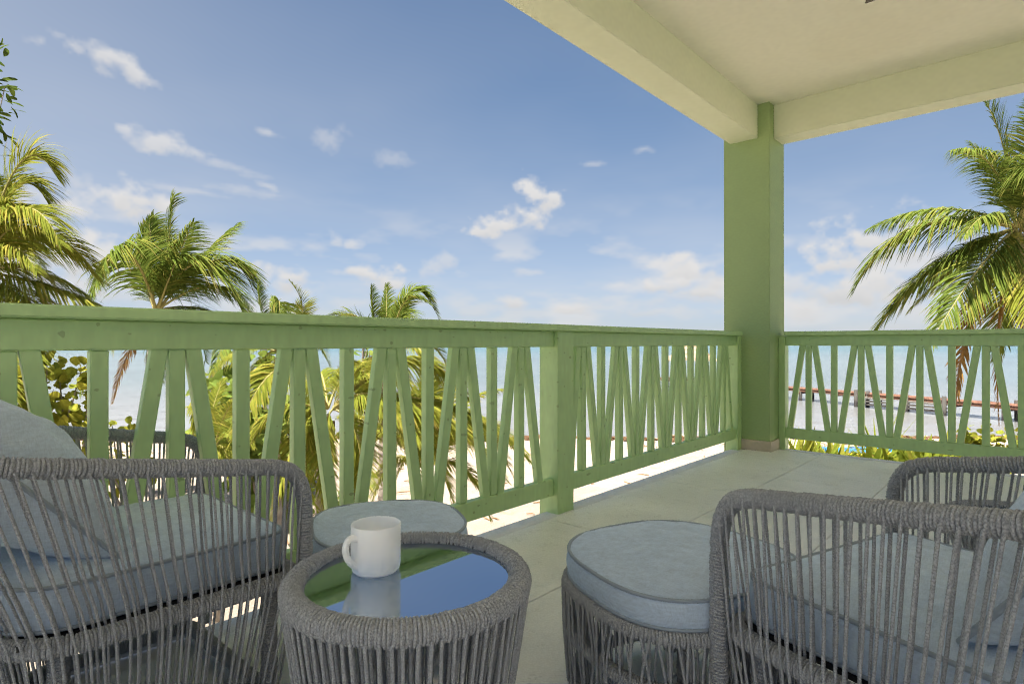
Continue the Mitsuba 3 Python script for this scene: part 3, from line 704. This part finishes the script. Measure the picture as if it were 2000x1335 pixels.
def palm(label, crown, scale, fronds, trunk_foot, mat='m_palm', seed=0, wind=(0, 0, 0), extra=7, nuts=0, dead=(), tr=.11, group=None, sun=(), **kw):
    """fronds: (tip right, tip up, via right, via up) in metres / scale around the crown, seen along the view; their depth is chosen at random"""
    g = np.random.default_rng(seed)
    key = thing('coconut_palm', label, 'palm tree', group)
    c = W(*crown)
    foot = W(*trunk_foot)
    mid = (c + foot) / 2 + (foot - c) * [.12, .12, 0]
    P = spline([foot - [0, 0, .3], foot * .6 + mid * .4 + RGT * .05, mid, c - [0, 0, .12]], 40)
    put(key, 'trunk', tube(P, np.interp(np.linspace(0, 1, 40), [0, .12, 1], [tr * 1.7, tr * 1.1, tr * .85]) * (1 + .05 * np.sin(np.arange(40) * 1.9)), 12), 'm_trunk', True)
    for k in range(nuts):
        a = g.uniform(0, 6.28); m = trimesh.creation.icosphere(2, .10); m.vertices *= [1, 1, 1.25]
        m.apply_translation(c + np.array([math.cos(a) * .2, math.sin(a) * .2, -.22 + g.normal(0, .07)])); put(key, 'coconut', m, 'm_nut', True)
    for i, (tx, tz, vx, vz) in enumerate(fronds):
        dep = g.uniform(-.55, .55) * math.hypot(tx, tz) * scale
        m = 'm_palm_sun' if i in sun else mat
        st = c + RGT * np.sign(tx) * .05
        frond(key, st, c + RGT * vx * scale + FWD * dep * .5 + [0, 0, vz * scale], c + RGT * tx * scale + FWD * dep + [0, 0, tz * scale], m, 'm_midrib', seed * 100 + i, wind=wind, **kw)
    for i in range(extra):
        a = g.uniform(0, 6.28); L = g.uniform(.75, 1.05) * 255 * scale; e = g.uniform(.0, .8)
        d = RGT * math.cos(a) * .55 + FWD * math.sin(a); d /= np.linalg.norm(d)
        frond(key, c, c + d * L * .45 + [0, 0, L * (.30 + .2 * e)], c + d * L * .85 + [0, 0, L * (e * .45 - .15)], mat, 'm_midrib', seed * 100 + 50 + i, wind=wind, **kw)
    for i, (tx, tz, vx, vz) in enumerate(dead):
        dep = g.uniform(-.3, .3)
        frond(key, c - [0, 0, .15], c + RGT * vx * scale + FWD * dep + [0, 0, vz * scale], c + RGT * tx * scale + FWD * dep * 1.3 + [0, 0, tz * scale], 'm_palm_dead', 'm_midrib_dead', seed * 100 + 80 + i, width=.30, droop=1.1, dead=True, n=46)
    return key
def rel(cx, cy, *f): return [(a - cx, cy - b, c - cx, cy - d) for a, b, c, d in f]
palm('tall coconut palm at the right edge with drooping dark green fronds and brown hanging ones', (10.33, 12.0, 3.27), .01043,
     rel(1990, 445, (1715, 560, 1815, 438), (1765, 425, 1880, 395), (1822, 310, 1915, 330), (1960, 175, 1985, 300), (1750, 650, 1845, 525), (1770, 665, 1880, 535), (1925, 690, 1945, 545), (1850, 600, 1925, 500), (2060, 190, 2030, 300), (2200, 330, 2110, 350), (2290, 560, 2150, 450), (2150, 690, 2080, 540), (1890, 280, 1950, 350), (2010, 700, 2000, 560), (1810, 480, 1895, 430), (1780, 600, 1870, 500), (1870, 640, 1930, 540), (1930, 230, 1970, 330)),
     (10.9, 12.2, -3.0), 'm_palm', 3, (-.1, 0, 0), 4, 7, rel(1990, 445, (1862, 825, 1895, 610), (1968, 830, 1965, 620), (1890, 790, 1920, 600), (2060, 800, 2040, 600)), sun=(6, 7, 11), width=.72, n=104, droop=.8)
palm('coconut palm standing behind the left armchair, its bushy crown rising over the railing', (-9.07, 15.0, 1.77), .01304,
     rel(305, 605, (236, 398, 258, 495), (336, 383, 326, 490), (412, 415, 360, 500), (428, 452, 368, 520), (492, 588, 425, 505), (488, 612, 420, 560), (240, 470, 262, 530), (205, 760, 238, 665), (272, 750, 288, 680), (398, 705, 372, 620), (432, 690, 395, 610), (370, 480, 335, 530), (300, 430, 300, 510)),
     (-9.6, 15.2, -3.05), 'm_palm', 4, tuple(RGT * .35), 2, 0, rel(305, 605, (215, 790, 248, 690)), n=112, width=.78, droop=.7)
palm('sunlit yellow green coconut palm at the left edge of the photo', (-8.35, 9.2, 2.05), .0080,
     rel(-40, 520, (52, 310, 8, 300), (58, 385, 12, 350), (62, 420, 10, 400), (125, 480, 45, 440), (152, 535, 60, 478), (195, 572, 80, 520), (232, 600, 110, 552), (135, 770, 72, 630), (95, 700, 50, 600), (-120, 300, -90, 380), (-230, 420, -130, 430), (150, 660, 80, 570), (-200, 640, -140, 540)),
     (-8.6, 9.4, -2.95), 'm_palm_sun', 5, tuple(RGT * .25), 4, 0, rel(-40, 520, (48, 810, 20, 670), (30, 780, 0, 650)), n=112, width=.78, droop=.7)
palm('small coconut palm whose frond tips just clear the railing right of the bushy palm', (-3.76, 9.5, .80), .0083,
     rel(545, 690, (502, 556, 512, 620), (478, 585, 505, 635), (572, 556, 594, 620), (552, 592, 530, 640), (440, 700, 485, 655), (398, 830, 430, 710), (520, 850, 498, 735), (650, 720, 605, 660)),
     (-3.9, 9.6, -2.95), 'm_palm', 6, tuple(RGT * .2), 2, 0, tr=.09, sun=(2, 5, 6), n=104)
palm('coconut palm in the middle, fan of fronds showing above the railing cap', (-1.62, 7.6, .82), .0066,
     rel(755, 680, (722, 550, 730, 620), (742, 543, 748, 612), (852, 615, 800, 560), (846, 592, 795, 585), (662, 605, 705, 625), (872, 720, 820, 650), (868, 800, 830, 680), (690, 820, 705, 720), (770, 575, 760, 625)),
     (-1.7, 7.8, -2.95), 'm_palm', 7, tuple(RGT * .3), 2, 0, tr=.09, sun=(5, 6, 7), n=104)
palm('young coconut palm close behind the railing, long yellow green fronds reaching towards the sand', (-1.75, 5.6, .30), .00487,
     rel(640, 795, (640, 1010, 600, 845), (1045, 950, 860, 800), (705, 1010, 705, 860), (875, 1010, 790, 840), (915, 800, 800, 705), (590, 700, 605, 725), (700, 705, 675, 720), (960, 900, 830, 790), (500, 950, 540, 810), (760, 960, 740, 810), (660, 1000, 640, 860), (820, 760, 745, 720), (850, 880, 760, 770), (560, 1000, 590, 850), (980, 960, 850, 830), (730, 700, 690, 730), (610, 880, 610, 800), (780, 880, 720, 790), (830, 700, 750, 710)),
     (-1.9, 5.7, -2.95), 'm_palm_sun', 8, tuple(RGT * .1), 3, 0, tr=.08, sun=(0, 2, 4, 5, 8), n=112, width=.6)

palm('stemless young coconut palm low in front of the sand, left of the railing post', (-1.05, 7.0, -.55), .0061,
     rel(830, 910, (1010, 960, 930, 850), (1030, 880, 930, 820), (980, 760, 900, 800), (700, 900, 760, 840), (720, 990, 765, 900), (880, 1010, 865, 920), (800, 760, 812, 830), (900, 720, 865, 800), (690, 800, 755, 820), (960, 1010, 910, 910), (760, 700, 790, 790), (850, 690, 845, 780), (1000, 840, 920, 820), (640, 860, 730, 840), (760, 960, 790, 900)),
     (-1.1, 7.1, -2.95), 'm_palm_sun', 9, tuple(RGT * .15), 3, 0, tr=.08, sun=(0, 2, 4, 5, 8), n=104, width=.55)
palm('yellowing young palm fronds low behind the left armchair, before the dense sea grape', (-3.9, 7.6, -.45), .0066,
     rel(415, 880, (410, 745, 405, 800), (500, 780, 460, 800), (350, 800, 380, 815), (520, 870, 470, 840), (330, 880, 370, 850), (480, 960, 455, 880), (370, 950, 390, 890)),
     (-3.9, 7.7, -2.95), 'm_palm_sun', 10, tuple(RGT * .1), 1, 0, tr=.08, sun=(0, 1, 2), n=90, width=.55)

# ------------------------------------------------------------------ broad-leaved plants
def disc_leaf(seed, kind='round'):
    g = np.random.default_rng(seed); n = 9
    a = np.linspace(0, 2 * np.pi, n, endpoint=False)
    if kind == 'round': x, y = 1 + np.cos(a) * 1.0, np.sin(a) * 1.05 * (1 + .06 * g.normal(size=n))
    else: x, y = 1.6 + np.cos(a) * 1.6, np.sin(a) * .62
    z = .18 * y * y - .10 * (x - 1) ** 2 + .03 * g.normal(size=n)
    V = np.vstack([np.c_[x, y, z], [[x.mean(), 0, -.05]], [[-.25, 0, -.05]]])
    F = [[i, (i + 1) % n, n] for i in range(n)] + [[n // 2, n // 2 + 1, n + 1]]
    r = g.uniform()
    return mikit.ply(trimesh.Trimesh(V, F, process=False), None, True, np.full((len(V), 2), r))
LEAF_MESH = {('round', k): disc_leaf(k) for k in range(8)}; LEAF_MESH.update({('long', k): disc_leaf(40 + k, 'long') for k in range(6)})
def shrub(name, label, category, c, size, n, r, mat, foot, seed, kind='round', parts=True, group=None, stems=7):
    """leaves on branching twigs; c: centre, size: half axes to the right, ahead and up"""
    g = np.random.default_rng(seed)
    key = thing(name, label, category, group)
    ctr, foot = W(*c), W(*foot)
    tips = []
    for k in range(stems):
        v = g.normal(size=3); v /= np.linalg.norm(v); v *= g.uniform(.55, 1.0); v[2] = v[2] * .9 + .1
        tip = ctr + RGT * v[0] * size[0] + FWD * v[1] * size[1] + [0, 0, v[2] * size[2]]
        mid = foot * .45 + tip * .55 + g.normal(0, .12, 3) + [0, 0, .1]
        C = spline([foot + g.normal(0, .06, 3) * [1, 1, 0], mid, tip], 24)
        put(key, 'branch', tube(C, np.linspace(.035, .008, 24), 6), 'm_trunk', True)
        tips.append(C[9:])
    nk = 8 if kind == 'round' else 6
    ms = []
    for k in range(n):
        C = tips[g.integers(len(tips))]; p = C[int(len(C) * g.uniform() ** .6 * .999)] + g.normal(0, .16, 3) * np.array(size).mean() * .8
        out_ = p - ctr; out_ /= np.linalg.norm(out_) + 1e-6
        x = out_ + g.normal(0, .6, 3); x /= np.linalg.norm(x)
        z = np.array([0, 0, 1.0]) + g.normal(0, .55, 3) + out_ * .3; z = z - x * (z @ x); z /= np.linalg.norm(z)
        s = r * g.uniform(.65, 1.15)
        M = np.eye(4); M[:3, 0], M[:3, 1], M[:3, 2], M[:3, 3] = x * s, np.cross(z, x) * s, z * s, p
        q = LEAF_MESH[kind, int(g.integers(nk))]
        if parts and k < 290: put(key, 'leaf', None, None, to_world=T(M), shape={**q, 'bsdf': {'type': 'ref', 'id': mat}})
        else: ms.append((q, M))
    if ms:
        Vs, Fs, Us, o = [], [], [], 0
        for q, M in ms:
            v, f, _, u, _ = meshkit.WRITTEN[q['filename']]
            Vs.append(tf(M, v)); Fs.append(f + o); Us.append(u); o += len(v)
        put(key, 'foliage', trimesh.Trimesh(np.vstack(Vs), np.vstack(Fs), process=False), mat, False, np.vstack(Us), kind='stuff')
    return key
shrub('sea_grape', 'dense green sea grape bush with round leaves behind the left armchair, beside the young palm', 'shrub', (-4.25, 9.9, -.05), (1.05, .8, 1.05), 1700, .095, 'm_grape', (-4.2, 10.2, -2.95), 71, stems=16)
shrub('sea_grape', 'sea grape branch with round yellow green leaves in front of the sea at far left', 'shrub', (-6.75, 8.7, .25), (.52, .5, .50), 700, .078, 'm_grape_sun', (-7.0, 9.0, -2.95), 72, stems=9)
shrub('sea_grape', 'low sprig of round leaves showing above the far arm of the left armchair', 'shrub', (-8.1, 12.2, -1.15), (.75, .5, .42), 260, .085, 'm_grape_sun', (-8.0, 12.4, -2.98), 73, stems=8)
shrub('sea_grape', 'small sea grape with single upright leaf over the railing left of the middle palm', 'shrub', (-2.62, 10.2, .75), (.28, .3, .55), 60, .075, 'm_grape', (-2.7, 10.3, -2.95), 74, stems=4)
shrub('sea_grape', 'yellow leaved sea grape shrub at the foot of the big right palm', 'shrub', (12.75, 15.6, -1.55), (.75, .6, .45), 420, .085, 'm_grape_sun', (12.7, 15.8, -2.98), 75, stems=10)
shrub('sea_grape', 'low green bush with mixed leaves between the dense sea grape and the sand', 'shrub', (-4.6, 12.2, -1.75), (1.7, .6, .6), 600, .09, 'm_grape', (-4.6, 12.3, -2.98), 76, stems=10)
shrub('broadleaf_tree', 'dark leaved tree whose twig tips poke in at the upper left edge', 'tree', (-9.5, 10.0, 5.45), (.95, 1.0, .55), 1500, .07, 'm_tree', (-10.6, 10.4, -2.95), 77, 'long', False, stems=18)

def blade_mesh(L, w, bend, seed, n=6):
    g = np.random.default_rng(seed); V, F = [], []
    for k in range(n + 1):
        u = k / n; x = L * (u * math.cos(1.25) * .6 + bend * u * u * .55); z = L * (u * .98 - bend * .45 * u ** 2.4)
        ww = w * (.55 + .6 * math.sin(math.pi * min(1, u * .75 + .2))) * (1 - u ** 3) + .004
        V += [[x, -ww / 2, z + .15 * ww], [x, 0, z], [x, ww / 2, z + .15 * ww]]
    for k in range(n):
        for j in (0, 1):
            a = 3 * k + j; F += [[a, a + 1, a + 4], [a, a + 4, a + 3]]
    return mikit.ply(trimesh.Trimesh(V, F, process=False), None, True, np.full((len(V), 2), g.uniform()))
BL = [blade_mesh(1.25 * u, .14, b, k) for k, (u, b) in enumerate([(1, .15), (.9, .5), (1.05, .3), (.8, .75), (.95, .95), (1, .05), (.7, .4)])]
YU = [blade_mesh(1.15 * u, .045, b, 20 + k) for k, (u, b) in enumerate([(1, .1), (.9, .3), (1.05, .05), (.85, .55), (1, .2)])]
def clump(name, label, category, c, n, meshes, mat, seed, group=None, tilt=.55, s0=1.0):
    g = np.random.default_rng(seed); key = thing(name, label, category, group); p = W(*c)
    for k in range(n):
        a = g.uniform(0, 6.283); e = g.uniform(0, tilt); s = g.uniform(.8, 1.15) * s0
        Rz = trimesh.transformations.rotation_matrix(a, [0, 0, 1]) @ trimesh.transformations.rotation_matrix(e, [0, 1, 0])
        M = Rz.copy(); M[:3, :3] *= s; M[:3, 3] = p + np.array([math.cos(a), math.sin(a), 0]) * .08
        put(key, 'leaf', None, None, to_world=T(M), shape={**meshes[int(g.integers(len(meshes)))], 'bsdf': {'type': 'ref', 'id': mat}})
for k, (r_, f_, s) in enumerate([(8.1, 17.0, 1.0), (8.6, 17.3, 1.05), (9.1, 17.0, 1.0), (9.55, 17.6, .8), (8.4, 16.2, .95), (9.0, 16.3, .9), (10.4, 17.1, .95), (10.9, 16.8, 1.0), (11.5, 17.0, 1.0), (12.0, 16.8, 1.0), (11.2, 16.0, 1.0), (12.6, 17.3, .95)]):
    clump('spider_lily', 'bright green strap leaved lily clump below the right railing', 'plant', (r_, f_, -2.98), 44, BL, 'm_lily', 200 + k, 'lily clumps below the right railing', s0=s * 1.12)
clump('yucca', 'spiky yucca with thin upright leaves in front of the sea below the right railing', 'plant', (11.3, 18.2, -2.75), 46, YU, 'm_lily', 231, tilt=1.0, s0=1.35)
clump('yucca', 'small thin spiky plant left of the yucca, beside the pillar', 'plant', (8.6, 18.4, -2.9), 16, YU, 'm_lily', 232, tilt=.5, s0=1.1)
